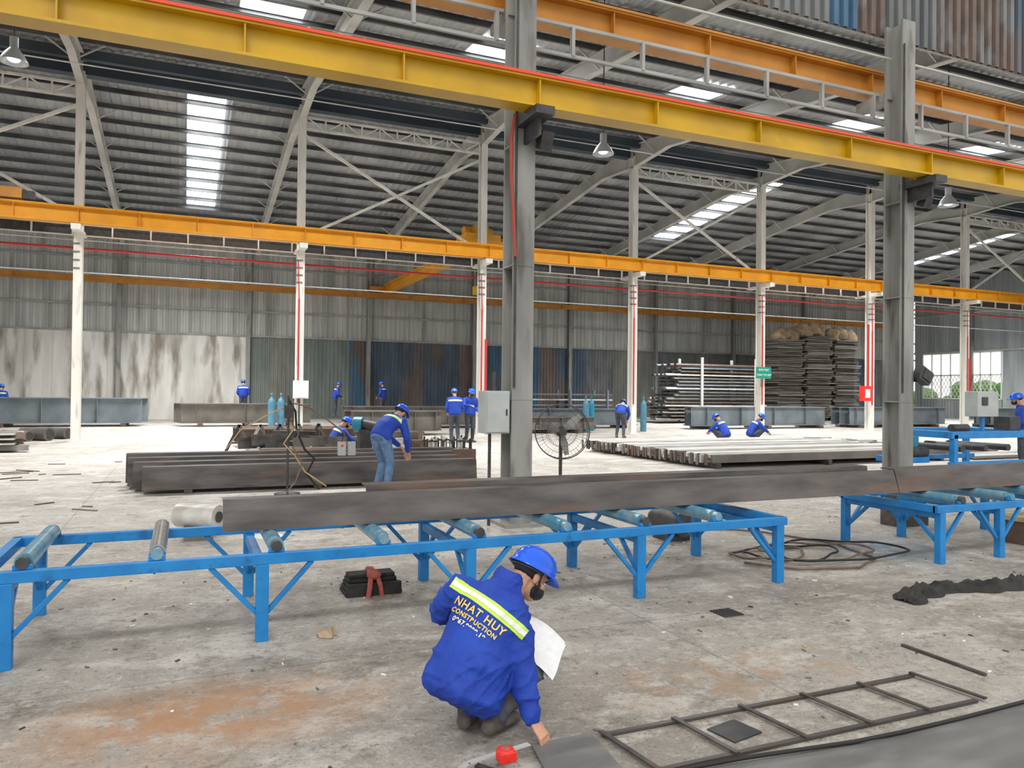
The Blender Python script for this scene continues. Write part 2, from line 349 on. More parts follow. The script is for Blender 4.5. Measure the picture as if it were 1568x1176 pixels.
# ------------------------------------------------------------------ portal frames
for i,X in enumerate(MX):
    b=B('portal_frame_column')
    b.ibeam((X,YM,0),(X,YM,11.3),.34,.24,COLW,up=(0,1,0),t=.03)
    b.box(X-.2,X+.2,YM-.25,YM+.25,0,.03,COLW)
    b.box(X-.13,X+.13,YM-.75,YM-.1,6.35,6.52,COLW); b.box(X-.13,X+.13,YM+.1,YM+.75,6.35,6.45,COLW)
    for z in (5.25,5.5,5.75,6.0): b.box(X-.14,X+.05,YM-.21,YM+.0,z,z+.035,STB)
    if i>=3:
        b.cyl((X-.06,YM-.22,1.2),(X-.06,YM-.22,4.7),.028,REDP); b.cyl((X-.06,YM-.22,4.7),(X-.10,YM-.22,6.0),.018,REDP)
        if i in (4,8): b.cyl((X+.12,YM-.2,1.2),(X+.12,YM-.2,3.6),.045,REDP)
    b.build()
    b=B('roof_rafter')
    for (ya,yb,ha,hb) in ((YM,YM-2.5,.95,.5),(YM-2.5,YN+2.5,.5,.5),(YN+2.5,YN+.4,.5,.95),(YM,YM+2.5,.95,.5),(YM+2.5,YW-3,.5,.5),(YW-3,YW-.35,.5,.9)):
        b.ibeam((X,ya,rz(ya)-.2),(X,yb,rz(yb)-.2),ha,.22,RAFT,h2=hb,top=True)
    y=YN+1.7
    while y<YW-1:
        if abs(y-YM)>1:
            for s in (-1,1): b.bar((X+s*.05,y,rz(y)-.68),(X+s*.75,y,rz(y)-.2),.04,.04,RAFT)
        y+=2.44
    b.build()
def xbrace(xa,xb):
    b=B('wind_bracing')
    y=YM
    b.bar((xa+.13,y,10.3),(xb-.13,y,6.9),.09,.09,COLW); b.bar((xa+.13,y+.1,6.9),(xb-.13,y+.1,10.3),.09,.09,COLW)
    z0,z1=10.55,10.95
    for z in (z0,z1): b.bar((xa+.13,y,z),(xb-.13,y,z),.07,.07,COLW)
    n=10
    for q in range(n+1):
        xx=xa+.15+(xb-xa-.3)*q/n; b.bar((xx,y,z0),(xx,y,z1),.05,.05,COLW)
        if q<n: b.bar((xx,y,z0 if q%2 else z1),(xx+(xb-xa-.3)/n,y,z1 if q%2 else z0),.04,.04,COLW)
    b.build()
xbrace(MX[3],MX[4]); xbrace(MX[5],MX[6]); xbrace(MX[1],MX[2]); xbrace(MX[8],MX[9])
NX=[3.81,10.44,17.04,23.64,30.2,36.8,43.4,-9.4]
for X in NX:
    b=B('near_steel_column')
    b.ibeam((X,YN,0),(X,YN,7.6 if X>5 else 9.6),.34,.28,COLN,up=(0,1,0),t=.03,tf=.035)
    b.box(X-.25,X+.25,YN-.28,YN+.28,0,.04,COLN)
    for z in (1.55,3.2,4.7): b.box(X-.145,X+.145,YN-.175,YN+.175,z,z+.02,COLN)
    b.box(X-.12,X+.12,YN-.75,YN-.1,4.9,5.0,DARK); b.box(X-.02,X+.02,YN-.6,YN-.1,4.7,4.9,DARK)
    b.box(X-.12,X+.12,YN+.1,YN+.75,6.42,6.55,COLN)
    b.obox((X+.2,YN-.32,4.74),(.16,.14,.22),Matrix.Rotation(.4,3,'X'),DARK)
    b.cyl((X-.12,YN-.19,1.7),(X-.12,YN-.19,7.2),.014,DARK,n=6); b.cyl((X+.16,YN-.1,2.2),(X+.16,YN-.1,4.6),.012,RAIL,n=6)
    b.build()
# ------------------------------------------------------------------ runway girders
def girder(name,y,z0,z1,w,m,x0,x1,off,step=1.65,rail=None,stiff=.03):
    b=B(name); h=z1-z0; zc=(z0+z1)/2
    b.ibeam((x0,y,zc),(x1,y,zc),h,w,m,t=.03,tf=.03)
    x=off
    while x<x1:
        if x>x0: b.box(x-.008,x+.008,y-w/2+.01,y+w/2-.01,z0+.03,z1-.03,m)
        x+=step
    if rail: b.box(x0,x1,y-.035,y+.035,z1,z1+.05,m); b.box(x0,x1,y-w/2-.02,y-w/2+.01,z1-.005,z1+.03,rail)
    b.build()
girder('near_crane_runway_girder',YN-.5,5.02,5.38,.26,YEL,-14,50,.5-1.65*8,rail=REDC)
girder('inner_crane_runway_girder',YN+.62,6.65,7.02,.3,ORG,-14,XE-1,.5-1.65*8,rail=ORG)
girder('mid_crane_runway_girder',YM-.55,6.55,7.02,.3,YEL2,X0,XE-1,.28-1.65*13,rail=YEL2)
girder('wall_crane_runway_girder',YW-.7,6.95,7.25,.25,ORG,X0,XE-1,.5-1.65*13,step=3.3)
def lattice(name,y,z0,z1,x0,x1,step,m,t=.045):
    b=B(name)
    for z in (z0,z1): b.bar((x0,y,z),(x1,y,z),t,t,m)
    x=x0
    while x<x1: b.bar((x,y,z0),(x,y,z1),t*1.1,t*1.6,m); x+=step
    return b
lattice('service_rail_near',YN+.3,6.15,6.55,-14,XE-1,1.1,RAIL,.042).build()
b=lattice('service_rail_mid',YM+.5,6.38,6.72,X0,XE-1,1.1,COLW,.04); b.box(X0,XE-1,YM+.62,YM+.7,6.4,6.72,DARK); b.build()  # dark strip behind the bars stands in for shade inside the beam
b=B('fire_water_pipe'); b.cyl((X0,YM+.35,5.95),(XE-1,YM+.35,5.95),.04,REDP); b.build()
b=B('ceiling_conduit')
for y,z in ((YN+.15,7.1),(17,9.6),(23.5,10.4),(YM+.3,6.2),(YM+.3,5.2)): b.cyl((X0+8,y,z),(XE-1,y,z),.02,RAFT)
b.build()
b=B('overhead_bridge_crane')
b.ibeam((10.5,YM+.75,7.35),(10.5,YW-1.0,7.45),.5,.35,YEL2,t=.04,tf=.05)
b.box(9.6,11.4,YM+.6,YM+.95,7.1,7.45,YEL2); b.box(9.6,11.4,YW-.95,YW-.6,7.32,7.6,ORG)
b.box(10.2,11.7,YM+2,YM+3.2,7.65,8.0,YEL2); b.cyl((10.3,YM+2.6,8.15),(11.5,YM+2.6,8.15),.22,YEL2); b.box(10.6,11.2,YM+2.1,YM+3,8.0,8.35,YEL)
b.cyl((10.9,YM+2.6,5.9),(10.9,YM+2.6,7.6),.03,DARK); b.box(10.75,11.05,YM+2.5,YM+2.7,5.6,5.95,YEL)
b.build()
b=B('overhead_bridge_crane')
b.ibeam((-6.8,YN+.9,7.45),(-6.8,YM-.5,7.45),.6,.35,YEL2,t=.04,tf=.05); b.box(-8,-4.45,YM-.75,YM-.4,7.12,7.42,ORG); b.box(-8,-5.9,YN+.4,YN+.9,7.1,7.4,ORG)
b.box(-4.45,-4.15,YM-.68,YM-.45,7.12,7.36,DARK)
b.build()
def bell(x,y,z,top):
    b=B('high_bay_lamp')
    b.lathe((x,y,z),[(.24,-.12),(.235,-.10),(.17,.02),(.09,.12),(.05,.16),(.05,.28),(.035,.32),(.001,.33)],LAMP)
    b.ell((x,y,z-.06),(.11,.11,.06),GLOW); b.cyl((x,y,z+.3),(x,y,top),.012,DARK); b.cyl((x,y,z+.16),(x,y,z+.34),.075,LAMP)
    b.build()
bell(8.5,14.8,7.1,rz(14.8)-.03); bell(-3,16.5,7.75,rz(16.5)-.03); bell(17.5,13.2,6.55,rz(13.2)-.03)
b=B('red_air_hose'); b.tube([(3.60,YN-.34,5.0),(3.57,YN-.3,4.7),(3.59,YN-.26,4.3),(3.63,YN-.24,3.9),(3.67,YN-.22,3.3)],.022,REDH); b.build()
# ------------------------------------------------------------------ roller tables
YF,YR=5.25,6.42
def table(x0,x1,legs,rollers,steel=()):
    b=B('roller_conveyor_table'); T=.5
    for y in (YF,YR):
        b.box(x0,x1,y-.03,y+.03,T,T+.07,BLUE)
        for lx in legs:
            b.box(lx-.04,lx+.04,y-.035,y+.035,.0,T,BLUE)
            for s in (-1,1):
                if x0-.05<lx+s*.3<x1+.05: b.bar((lx+s*.02,y,.17),(lx+s*.32,y,.5),.035,.03,BLUE)
    for lx in legs:
        b.box(lx-.03,lx+.03,YF,YR,T-.06,T,BLUE)
        b.bar((lx,YF+.03,.2),(lx,YF+.33,T-.03),.035,.03,BLUE,up=(1,0,0)); b.bar((lx,YR-.03,.2),(lx,YR-.33,T-.03),.035,.03,BLUE,up=(1,0,0))
    for x in (x0+.03,x1-.03): b.box(x-.03,x+.03,YF,YR,T,T+.07,BLUE)
    for i,x in enumerate(rollers):
        m=ROLS if i in steel else ROLB
        b.cyl((x,YF+.07,.605),(x,YR-.07,.605),.052,m,n=20)
        b.cyl((x,YF+.0,.605),(x,YR-.0,.605),.016,ROLS)
        for y in (YF+.02,YR-.02):
            b.box(x-.05,x+.05,y-.018,y+.018,.57,.60,BLUE); b.cyl((x,y-.025,.61),(x,y+.025,.61),.036,ROLB if i%2 else DARK)
    b.build(bevel=.004)
table(-1.12,4.9,[-.95,.48,1.93,3.39,4.82],[-.87,-.15,.57,1.29,2.01,2.73,3.45,4.17],(1,))
table(6.8,13.6,[6.87,7.75,9.2,10.6,12.0,13.4],[7.2,7.95,8.7,9.5,10.3,11.1,12,12.9])
b=B('steel_channel_beam')
def chan(b,x0,x1,y,z,h,w,m,t=.012,lean=.05):
    pl=[(y,z),(y+lean,z+h),(y+w,z+h),(y+w,z+h-t),(y+lean+t,z+h-t),(y+t,z+t),(y+w,z+t),(y+w,z)]
    n=len(pl); vs=[(x0,a,c) for a,c in pl]+[(x1,a,c) for a,c in pl]
    b.add(vs,[(i,(i+1)%n,n+(i+1)%n,n+i) for i in range(n)]+[tuple(range(n)),tuple(range(n,2*n))[::-1]],m)
chan(b,.25,6.75,5.62,.658,.215,.2,STL,lean=.07); b.build()
b=B('steel_channel_beam'); chan(b,1.3,6.6,5.86,.658,.255,.2,STL,lean=.03); b.build()
b=B('steel_channel_beam'); chan(b,6.78,13.4,5.64,.658,.235,.24,STL,lean=.07); b.build()
# ------------------------------------------------------------------ stacks
b=B('steel_plate_stack')
for (xa,xb,y,z,h) in ((-.6,4.9,13.0,.06,.36),(-.75,4.7,13.4,.06,.40),(-.85,4.75,13.8,.06,.44),(-.9,4.85,14.2,.06,.48)):
    chan(b,xa,xb,y,z,h,.3,STL)
for x in (0,2,4): b.box(x,x+.12,12.95,14.5,0,.06,STR)
b.build()
def stack(name,x0,x1,y,h,n,m,w=.3,gap=.45,z=.15,stiff=2.0):
    b=B(name)
    for i in range(n):
        yy=y+i*gap; dx=random.uniform(-.3,.3)
        b.ibeam((x0+dx,yy,z+h/2),(x1+dx,yy,z+h/2),h,w,m,t=.02,tf=.03)
        x=x0+.6
        while x<x1: b.box(x,x+.02,yy-w/2,yy+w/2,z+.03,z+h-.03,m); x+=stiff
    for x in (x0+.8,(x0+x1)/2,x1-.8): b.box(x-.1,x+.1,y-.4,y+n*gap,0,z,STR)
    b.build()
stack('steel_beam_stack',-12,-1.6,36.2,1.05,4,STG)
stack('steel_beam_stack',-.2,5.2,35.5,.85,3,STB)
stack('steel_beam_stack',6.6,14,32.5,.8,4,STB,stiff=1.2)
stack('steel_beam_stack',14.5,20,31,.75,3,STG)
stack('steel_beam_stack',21.8,30,29.2,.9,3,STG)
stack('steel_beam_stack',31,38,29,.9,3,STG)
stack('steel_beam_stack',40,50,27.8,.9,3,STG)
stack('steel_beam_stack',1.5,5.6,22.2,.4,3,STR,stiff=.7,gap=.6)
stack('steel_beam_stack',5.6,8.8,27.4,.75,3,STB,stiff=.8)
stack('steel_beam_stack',11.4,15.5,27.6,.5,3,STB,stiff=1)
b=B('steel_channel_pile')
for i in range(4):
    chan(b,-7.5,-3.6-.15*i,22.3+i*.25,.05+.14*(i%2),.13,.2,STB); chan(b,-7.5,-3.7-.1*i,22.4+i*.25,.35,.13,.2,STR)
for i in range(3): b.box(-7,-3.9,22.2,23.5,.2+.12*i,.24+.12*i,GALV)
b.build()
b=B('steel_pipe')
for (x,y,r) in ((-4.6,27.6,.2),(-4.2,28.4,.18),(-5.1,27.4,.16)):
    b.cyl((x,y,r),(x+.8,y-.7,r),r,STB,n=20); b.cyl((x+.799,y-.699,r),(x+.805,y-.705,r),r*.8,DARK,n=20)
b.build()
b=B('steel_frame_parts'); rq=random.Random(21)
for i in range(24):
    x=1.5+i*.17; y=18.2+rq.uniform(0,1.8); a=rq.uniform(-.9,.9); R=rotz(a)
    b.obox((x,y,.25+rq.uniform(0,.25)),(rq.uniform(.5,1.2),.03,.26),R@Matrix.Rotation(rq.uniform(-.45,.45),3,'X'),rq.choice([STR,STB,GALV,STL,DARK]))
    b.obox((x,y+.1,.16),(.03,.5,.32),R,rq.choice([STR,STB,GALV]))
for i in range(6):
    x=.9+i*.5; y=20.5+rq.uniform(-.4,.4); b.bar((x,y,0),(x+.35,y,.75),.07,.07,GALV if i%2 else DARK); b.bar((x+.7,y,0),(x+.35,y,.75),.07,.07,STB); b.bar((x+.1,y,.3),(x+.6,y,.3),.05,.05,STB)
b.build()
b=B('steel_frame_parts')
for q in range(2):
    y=15.9+q*.25; b.box(1.4,3.0,y,y+.04,.06,.44,STR); b.box(1.4,3.0,y-.06,y+.1,.42,.45,STR); b.box(1.4,3.0,y-.06,y+.1,.0,.06,STR)
    for x in (1.5,1.9,2.3,2.7): b.box(x,x+.02,y-.05,y,.06,.42,STR)
b.build()
b=B('anchor_bolt_bundle')
b.box(4.6,5.7,15.2,15.9,0,.42,STR)
for i in range(34):
    x=4.65+random.random()*1.0; y=15.25+random.random()*.6; b.cyl((x,y,.42),(x,y,.62+random.random()*.08),.022,GALV if i%2 else DARK,n=8); b.cyl((x,y,.58),(x,y,.61),.045,DARK,n=6,smooth=False)
b.build()
b=B('steel_tube_pile')
rr=random.Random(5)
for i in range(60):
    y=13.75+i*.089; xa=10.65+rr.uniform(-.15,.15)-(y-13.7)*.02
    m_=rr.choice([GALV,GALV,WHT,WHT,GALV]) if i%11 else STB
    for j in range(2): b.box(xa+rr.uniform(-.08,.08),xa+7.4+rr.uniform(-.4,.4),y-.038,y+.038,.12+j*.1,.21+j*.1+rr.uniform(-.012,.012),m_)
    b.box(xa-.12,xa-.09,y-.03,y+.03,.08,.32,rr.choice([DARK,STR,STB]))
for x in (10.75,14,16.5,17.8): b.box(x,x+.12,13.6,19.2,0,.12,DARK)
b.build()
b=B('floor_steel_strips')
for i in range(26): 
    y=13.5+i*.35; b.box(18.8+rr.uniform(0,.4),22.5+rr.uniform(-.6,.6),y,y+.15,.0,.05,rr.choice([GALV,STB,DARK,WHT]))
b.build()
b=B('stacked_grating_bundle')
def sack(b,c,r,seed):
    nu,nv=18,12; vs=[]
    for i in range(nv+1):
        t=min(max(math.pi*i/nv,.02),math.pi-.02)
        for j in range(nu):
            a=2*math.pi*j/nu; d=V((math.sin(t)*math.cos(a),math.sin(t)*math.sin(a),math.cos(t)))
            q=1+.35*noise.noise(d*1.6+V((seed,0,0)))+.12*noise.noise(d*5+V((seed,3,0)))
            p=V((d.x*r[0],d.y*r[1],d.z*r[2]))*q
            if p.z<-.25: p.z=-.25
            vs.append(V(c)+p)
    b.add(vs,[(i*nu+j,(i+1)*nu+j,(i+1)*nu+(j+1)%nu,i*nu+(j+1)%nu) for i in range(nv) for j in range(nu)],BURL,True)
for q,(xa,xb,h) in enumerate(((33.9,36.0,5.05),(36.2,38.4,5.4),(38.6,40.7,5.15))):
    z=.2
    while z<h:
        o=rr.uniform(-.13,.13); b.box(xa+o,xb+o+rr.uniform(-.15,.1),37+rr.uniform(-.12,.12),38.6+o,z,z+rr.uniform(.05,.10),GRATE); z+=.115
    b.box(xa+.2,xb-.2,37.2,38.4,.0,h,DARK)
    for j in range(3):
        sack(b,(xa+.45+j*.65+rr.uniform(-.1,.1),37.8+rr.uniform(-.3,.3),h+.28+.12*(j%2)),(.5+rr.uniform(0,.25),.6,.45+rr.uniform(0,.2)),q*3.1+j*1.7)
b.build()
b=B('sheet_metal_rack')
for lv in range(17):
    z=.25+lv*.19
    x0_=24.2+rr.uniform(-.5,.6)+lv*.05; x1_=31+rr.uniform(-.5,.4)
    for j in range(5):
        yy=35.3+j*.36; b.prof((x0_+rr.uniform(-.2,.2),yy,z),(x1_,yy,z+rr.uniform(-.03,.03)),[(-.16,-.06),(.16,-.06),(.16,-.04),(.06,.05),(-.06,.05),(-.16,-.04)],rr.choice([STB,STB,STG,SH[5],STR,SH[0],GALV]))
for x in (26.6,30.4): b.box(x-.06,x+.06,34.95,35.05,0,3.7,COLW); b.box(x-.07,x+.07,37.1,37.2,0,3.7,COLW)
b.build()
b=B('flat_bar_rack')
for lv in range(4):
    for j in range(5): b.box(17+rr.uniform(-.3,.3),22.6,38+j*.3,38.15+j*.3,.6+lv*.3,.68+lv*.3,rr.choice([GALV,STB,STG]))
for x in (17.3,19.8,22.2): b.box(x,x+.1,37.9,38,0,1.8,STG); b.box(x,x+.1,39.5,39.6,0,1.8,STG)
b.build()
# ------------------------------------------------------------------ equipment
def gascyl(x,y,m):
    b=B('gas_cylinder'); b.lathe((x,y,0),[(.13,0),(.135,.03),(.135,1.15),(.10,1.27),(.04,1.33),(.03,1.42),(.045,1.43),(.045,1.5),(.001,1.5)],m,cap=True); b.build()
gascyl(3.0,30,CYL); gascyl(3.35,30.1,CYL); gascyl(15.7,28.6,CYL); gascyl(16.2,29,TEAL); gascyl(18.2,28,CYL)
b=B('electrical_cabinet'); b.box(3.33,3.65,YN-.16,YN+.10,1.14,1.66,GRYB); b.box(3.345,3.635,YN-.175,YN-.16,1.155,1.645,GRYB); b.box(3.59,3.61,YN-.19,YN-.175,1.36,1.44,DARK); b.cyl((3.5,YN-.02,1.66),(3.5,YN-.02,1.9),.03,DARK); b.cyl((3.45,YN,.0),(3.45,YN,1.14),.02,DARK); b.build(bevel=.01)
b=B('electrical_cabinet'); b.box(3.3,3.78,YM-.52,YM-.27,1.35,1.95,WHT); b.box(3.33,3.75,YM-.54,YM-.52,1.38,1.92,WHT); b.cyl((3.5,YM-.35,.0),(3.5,YM-.35,1.4),.03,DARK); b.build(bevel=.01)
b=B('area_sign'); b.box(22.75,23.55,YM-.45,YM-.42,2.35,2.85,GRN)
b.build()
def text(name,s,size,M4,m,parent=None):
    cu=bpy.data.curves.new(name,'FONT'); cu.body=s; cu.size=size; cu.align_x='CENTER'; cu.align_y='CENTER'; cu.extrude=.004
    o=bpy.data.objects.new(name,cu); sc.collection.objects.link(o); o.matrix_world=M4; cu.materials.append(m); return o
Ms=Matrix.Translation((23.15,YM-.46,2.72))@Matrix.Rotation(math.pi/2,4,'X')
t=text('sign_lettering','KHU VUC',.13,Ms,WHT); t2=text('sign_lettering','THAO TO HOP',.12,Matrix.Translation((23.15,YM-.46,2.5))@Matrix.Rotation(math.pi/2,4,'X'),WHT)
sg=bpy.data.objects['area_sign']
for q in (t,t2):
    q.parent=sg; q.matrix_parent_inverse=Matrix.Translation(sg.location).inverted()
b=B('fire_extinguisher_box'); b.box(29.0,29.5,YM-.5,YM-.25,1.4,2.1,REDM); b.box(29.1,29.4,YM-.52,YM-.5,1.55,1.95,WHT); b.cyl((29.5,YM-.3,2.1),(29.5,YM-.3,5),.05,REDP); b.box(28.98,29.5,YM-.25,YM-.2,1.5,1.6,DARK);b.build()
b=B('industrial_pedestal_fan')
c=V((5.58,10.95,1.02)); ax=(V((-.35,-1,.05))).normalized(); sxv=ax.cross(zz).normalized(); uu=sxv.cross(ax)
def ring(c,r,t,m,n=36): 
    b.tube([c+(sxv*math.cos(2*math.pi*i/n)+uu*math.sin(2*math.pi*i/n))*r for i in range(n+1)],t,m,n=6)
for r in (.44,.34,.24,.14): ring(c+ax*(.10-.06*(r/.44)**2),r,.003 if r<.44 else .009,DARK)
ring(c-ax*.06,.43,.006,DARK); ring(c-ax*.1,.25,.003,DARK)
for i in range(44):
    a=2*math.pi*i/44; d=sxv*math.cos(a)+uu*math.sin(a)
    b.tube([c+ax*.1+d*.06,c+ax*.09+d*.28,c+ax*.04+d*.44,c-ax*.06+d*.43,c-ax*.11+d*.2],.0018,DARK,n=4)
b.cyl(c+ax*.11,c+ax*.09,.06,DARK); b.cyl(c-ax*.28,c-ax*.03,.09,DARK); b.cyl(c,c+ax*.06,.05,DARK)
for i in range(3):
    a=2*math.pi*i/3+.3; d=sxv*math.cos(a)+uu*math.sin(a); e=ax.cross(d)
    vs=[c+d*.04-e*.03,c+d*.2-e*.07+ax*.02,c+d*.38-e*.05+ax*.03,c+d*.39+e*.03-ax*.02,c+d*.2+e*.06-ax*.03,c+d*.04+e*.03]
    b.add(vs+[p-ax*.004 for p in vs],[tuple(range(6)),tuple(range(6,12))[::-1]]+[(k,(k+1)%6,6+(k+1)%6,6+k) for k in range(6)],COLN)
pc=c-ax*.15; b.cyl((pc.x,pc.y,.05),(pc.x,pc.y,1.0),.028,DARK); b.lathe((pc.x,pc.y,0),[(.3,0),(.3,.03),(.08,.07),(.04,.1)],DARK,cap=True)
b.build()
b=B('welding_lead_stand')
b.cyl((1.49,12.4,0),(1.49,12.4,1.55),.018,DARK); b.lathe((1.49,12.4,0),[(.2,0),(.2,.02),(.03,.04)],DARK,cap=True)
b.tube([(1.49,12.4,1.5),(1.6,12.4,1.3),(1.62,12.4,1.0),(1.75,12.4,.7),(1.9,12.4,.55),(1.8,12.5,.3),(2.0,12.5,.05)],.018,BLK)
b.tube([(1.49,12.4,1.45),(1.8,12.5,1.38),(2.15,12.6,1.15),(2.4,12.6,.95),(2.43,12.6,.8)],.012,HOSE)
b.tube([(1.49,12.4,1.4),(1.2,12.5,1.25),(.8,12.7,1.0),(.6,12.8,.7)],.010,YBOX)
b.tube([(1.5,12.4,1.35),(1.55,12.35,1.0),(1.42,12.35,.8),(1.6,12.35,.6),(1.75,12.35,.35),(2.1,12.45,.1)],.012,YBOX)
b.tube([(1.5,12.38,1.2),(1.64,12.3,.95),(1.55,12.3,.75),(1.7,12.3,.5),(1.6,12.3,.2),(1.45,12.2,.05)],.012,HOSE)
b.box(1.42,1.56,12.3,12.38,1.2,1.4,DARK)
b.box(2.30,2.42,12.5,12.6,.58,.80,GRYB); b.box(2.46,2.58,12.5,12.6,.58,.80,GRYB); b.cyl((2.36,12.49,.74),(2.36,12.5,.74),.02,REDM)
b.cyl((2.52,12.55,.8),(2.43,12.6,.95),.008,BLK); b.cyl((2.36,12.55,.8),(2.4,12.6,.95),.008,BLK)
b.build()
b=B('welding_positioner_motor'); b.cyl((3.35,15.5,.95),(3.6,15.3,.9),.11,DARK); b.cyl((3.2,15.6,.95),(3.35,15.5,.95),.16,TEAL); b.box(3.25,3.5,15.35,15.65,.0,.85,DARK); b.cyl((3.6,15.3,.9),(3.9,15.1,.85),.04,TEAL); b.build()
b=B('black_tool_bag')
for i in range(5): b.box(1.19+.01*i,1.65-.012*i,6.08+.015*i,6.34-.01*i,.002+.032*i,.03+.032*i,CLOTH)
b.box(1.2,1.64,6.06,6.1,0,.1,CLOTH)
b.tube([(1.36,6.03,.0),(1.37,6.02,.08),(1.385,6.05,.175),(1.39,6.2,.19)],.022,REDCL,n=8); b.tube([(1.47,6.03,.0),(1.455,6.02,.09),(1.43,6.05,.175),(1.42,6.2,.19)],.02,REDCL,n=8)
b.ell((1.41,6.06,.17),(.06,.05,.04),REDCL)
b.build(bevel=.006)
b=B('coiled_hose')
for q in range(4):
    cx,cy=5.55+.22*q,6.15-.08*q; R1=.42+.11*q; pts=[]
    for i in range(40):
        a=i/39*2*math.pi*1.15+q; w=1+.12*math.sin(3*a+q)
        pts.append((cx+R1*w*math.cos(a),cy+R1*.62*w*math.sin(a),.02+.012*q+.01*math.sin(5*a)))
    b.tube(pts,.011,HOSE if q%2==0 else BLK,n=8)
b.tube([(5.0,5.9,.02),(5.3,5.5,.02),(5.9,5.35,.02),(6.4,5.6,.02),(6.6,6.3,.02),(6.3,7.2,.02),(5.6,7.8,.02)],.012,HOSE,n=8)
b.build()
def crumple(name,c,L,W,H,ang,m,seed,n=(40,16)):
    b=B(name); vs=[];nx,ny=n; R=rotz(ang)
    for i in range(nx):
        for j in range(ny):
            u=i/(nx-1)-.5; v=j/(ny-1)-.5
            w=W*(.35+.65*abs(noise.noise(V((u*6+seed,0,0))))+.2); h=H*max(0,(1-(2*v)**2))*max(0,1-(2*u)**8)*(0.4+1.3*abs(noise.noise(V((u*9+seed,v*4,seed)))))
            p=R@V((u*L,v*w+.25*W*math.sin(u*7+seed),0)); vs.append((c[0]+p.x,c[1]+p.y,c[2]+.004+h+.5*H*(noise.noise(V((u*24,v*10,seed)))+.5)*max(0,1-(2*v)**2)))
    b.add(vs,[(i*ny+j,(i+1)*ny+j,(i+1)*ny+j+1,i*ny+j+1) for i in range(nx-1) for j in range(ny-1)],m,True); return b.build(fix=False)
crumple('black_cloth',(6.15,4.45,0),1.7,.34,.07,.05,CLOTH,3,(80,26))
crumple('crumpled_paper_scrap',(.9,5.17,0),.13,.10,.05,.3,BURL,5,(20,16))
crumple('steel_offcut_plate',(-2.6,11.6,0),.7,.3,.06,.3,STR,8)
b=B('floor_drain_grate'); b.box(3.68,3.86,4.55,4.73,.0,.006,DARK)
for i in range(7): b.box(3.685+.026*i,3.70+.026*i,4.555,4.725,.006,.010,DARK)
b.build()
b=B('flat_bar_frame')
def lad(xa,xb,ya,yb,n,z=.01,sk=.0):
    b.bar((xa,ya,z),(xb,ya+sk,z),.028,.012,STL); b.bar((xa,yb,z),(xb,yb+sk,z),.028,.012,STL)
    for i in range(n+1):
        x=xa+(xb-xa)*i/n; b.bar((x,ya+.02+sk*i/n,z+.011),(x+.05,yb-.02+sk*i/n,z+.011),.026,.009,STL)
lad(1.86,3.95,3.19,2.80,5)
b.bar((4.37,3.61,.01),(4.37,3.04,.01),.026,.012,STL)
b.build()
b=B('bent_steel_plate')
b.add([(1.49,3.20,.02),(1.80,3.20,.02),(1.76,2.82,.02),(1.42,2.84,.02),(1.49,3.20,.027),(1.80,3.20,.027),(1.76,2.82,.027),(1.42,2.84,.027)],[(0,1,2,3),(4,5,6,7),(0,1,5,4),(1,2,6,5),(2,3,7,6),(3,0,4,7)],PLT)
b.build()
b=B('steel_bar_jig'); b.bar((1.18,3.10,.02),(1.36,2.86,.02),.03,.03,STL); b.bar((1.10,3.06,.02),(1.22,2.84,.02),.045,.04,STR); b.bar((1.1,2.84,.015),(1.40,2.80,.015),.04,.03,STR); b.build()
b=B('dark_steel_offcut'); b.obox((2.49,3.0,.004),(.2,.17,.008),rotz(.2),DARK); b.build()
b=B('steel_square'); b.bar((1.14,3.10,.047),(1.46,3.165,.047),.032,.004,GALV); b.bar((1.14,3.10,.047),(.98,2.96,.047),.032,.004,GALV); b.build()
b=B('tape_measure'); b.lathe((1.30,3.06,.055),[(.001,-.006),(.036,-.006),(.042,0),(.042,.035),(.036,.045),(.001,.045)],REDM); b.box(1.262,1.338,3.02,3.07,.05,.095,REDM); b.lathe((1.30,3.06,.1),[(.022,0),(.02,.004),(.001,.005)],REDCL); b.build(bevel=.004)
b=B('steel_floor_plate')
vs=[(1.55,2.76),(2.2,2.72),(3.0,2.64),(4.2,2.66),(7.5,2.9),(7.5,.2),(1.6,.2)]
b.add([(x,y,0.0) for x,y in vs]+[(x,y,.02) for x,y in vs],[tuple(range(7)),tuple(range(7,14))]+[(i,(i+1)%7,7+(i+1)%7,7+i) for i in range(7)],PLT); b.build()
b=B('black_rubber_cable'); b.tube([(1.5,2.77,.03),(1.75,2.75,.03),(2.3,2.71,.035),(2.9,2.65,.03),(3.2,2.64,.03),(3.6,2.645,.028),(4.4,2.67,.028),(6,2.77,.028)],.010,BLK); b.build()
b=B('steel_offcuts'); rr=random.Random(11)
for i in range(36):
    x=rr.uniform(-4.5,-1.1); y=rr.uniform(9.6,12.7) if i%2 else rr.uniform(14.8,19); l=rr.uniform(.08,.6)
    b.obox((x,y,.008),(l,rr.uniform(.02,.06),.014),rotz(rr.uniform(-.7,.9)),rr.choice([STB,STR,STL,STB]))
b.build()
b=B('floor_debris')
for i in range(280):
    x=rr.uniform(-1.5,9); y=rr.uniform(2.9,9.5)
    if 1.0<x<1.8 and y<4.2: continue
    b.obox((x,y,.004),(rr.uniform(.006,.04),rr.uniform(.006,.02),.006),rotz(rr.uniform(0,3)),rr.choice([STB,BURL,DARK,WHT,STB]))
b.build()
b=B('white_bucket'); b.lathe((.75,7.6,0),[(.10,0),(.13,.24),(.137,.25),(.125,.25),(.1,.03)],WHT,cap=True); b.build()
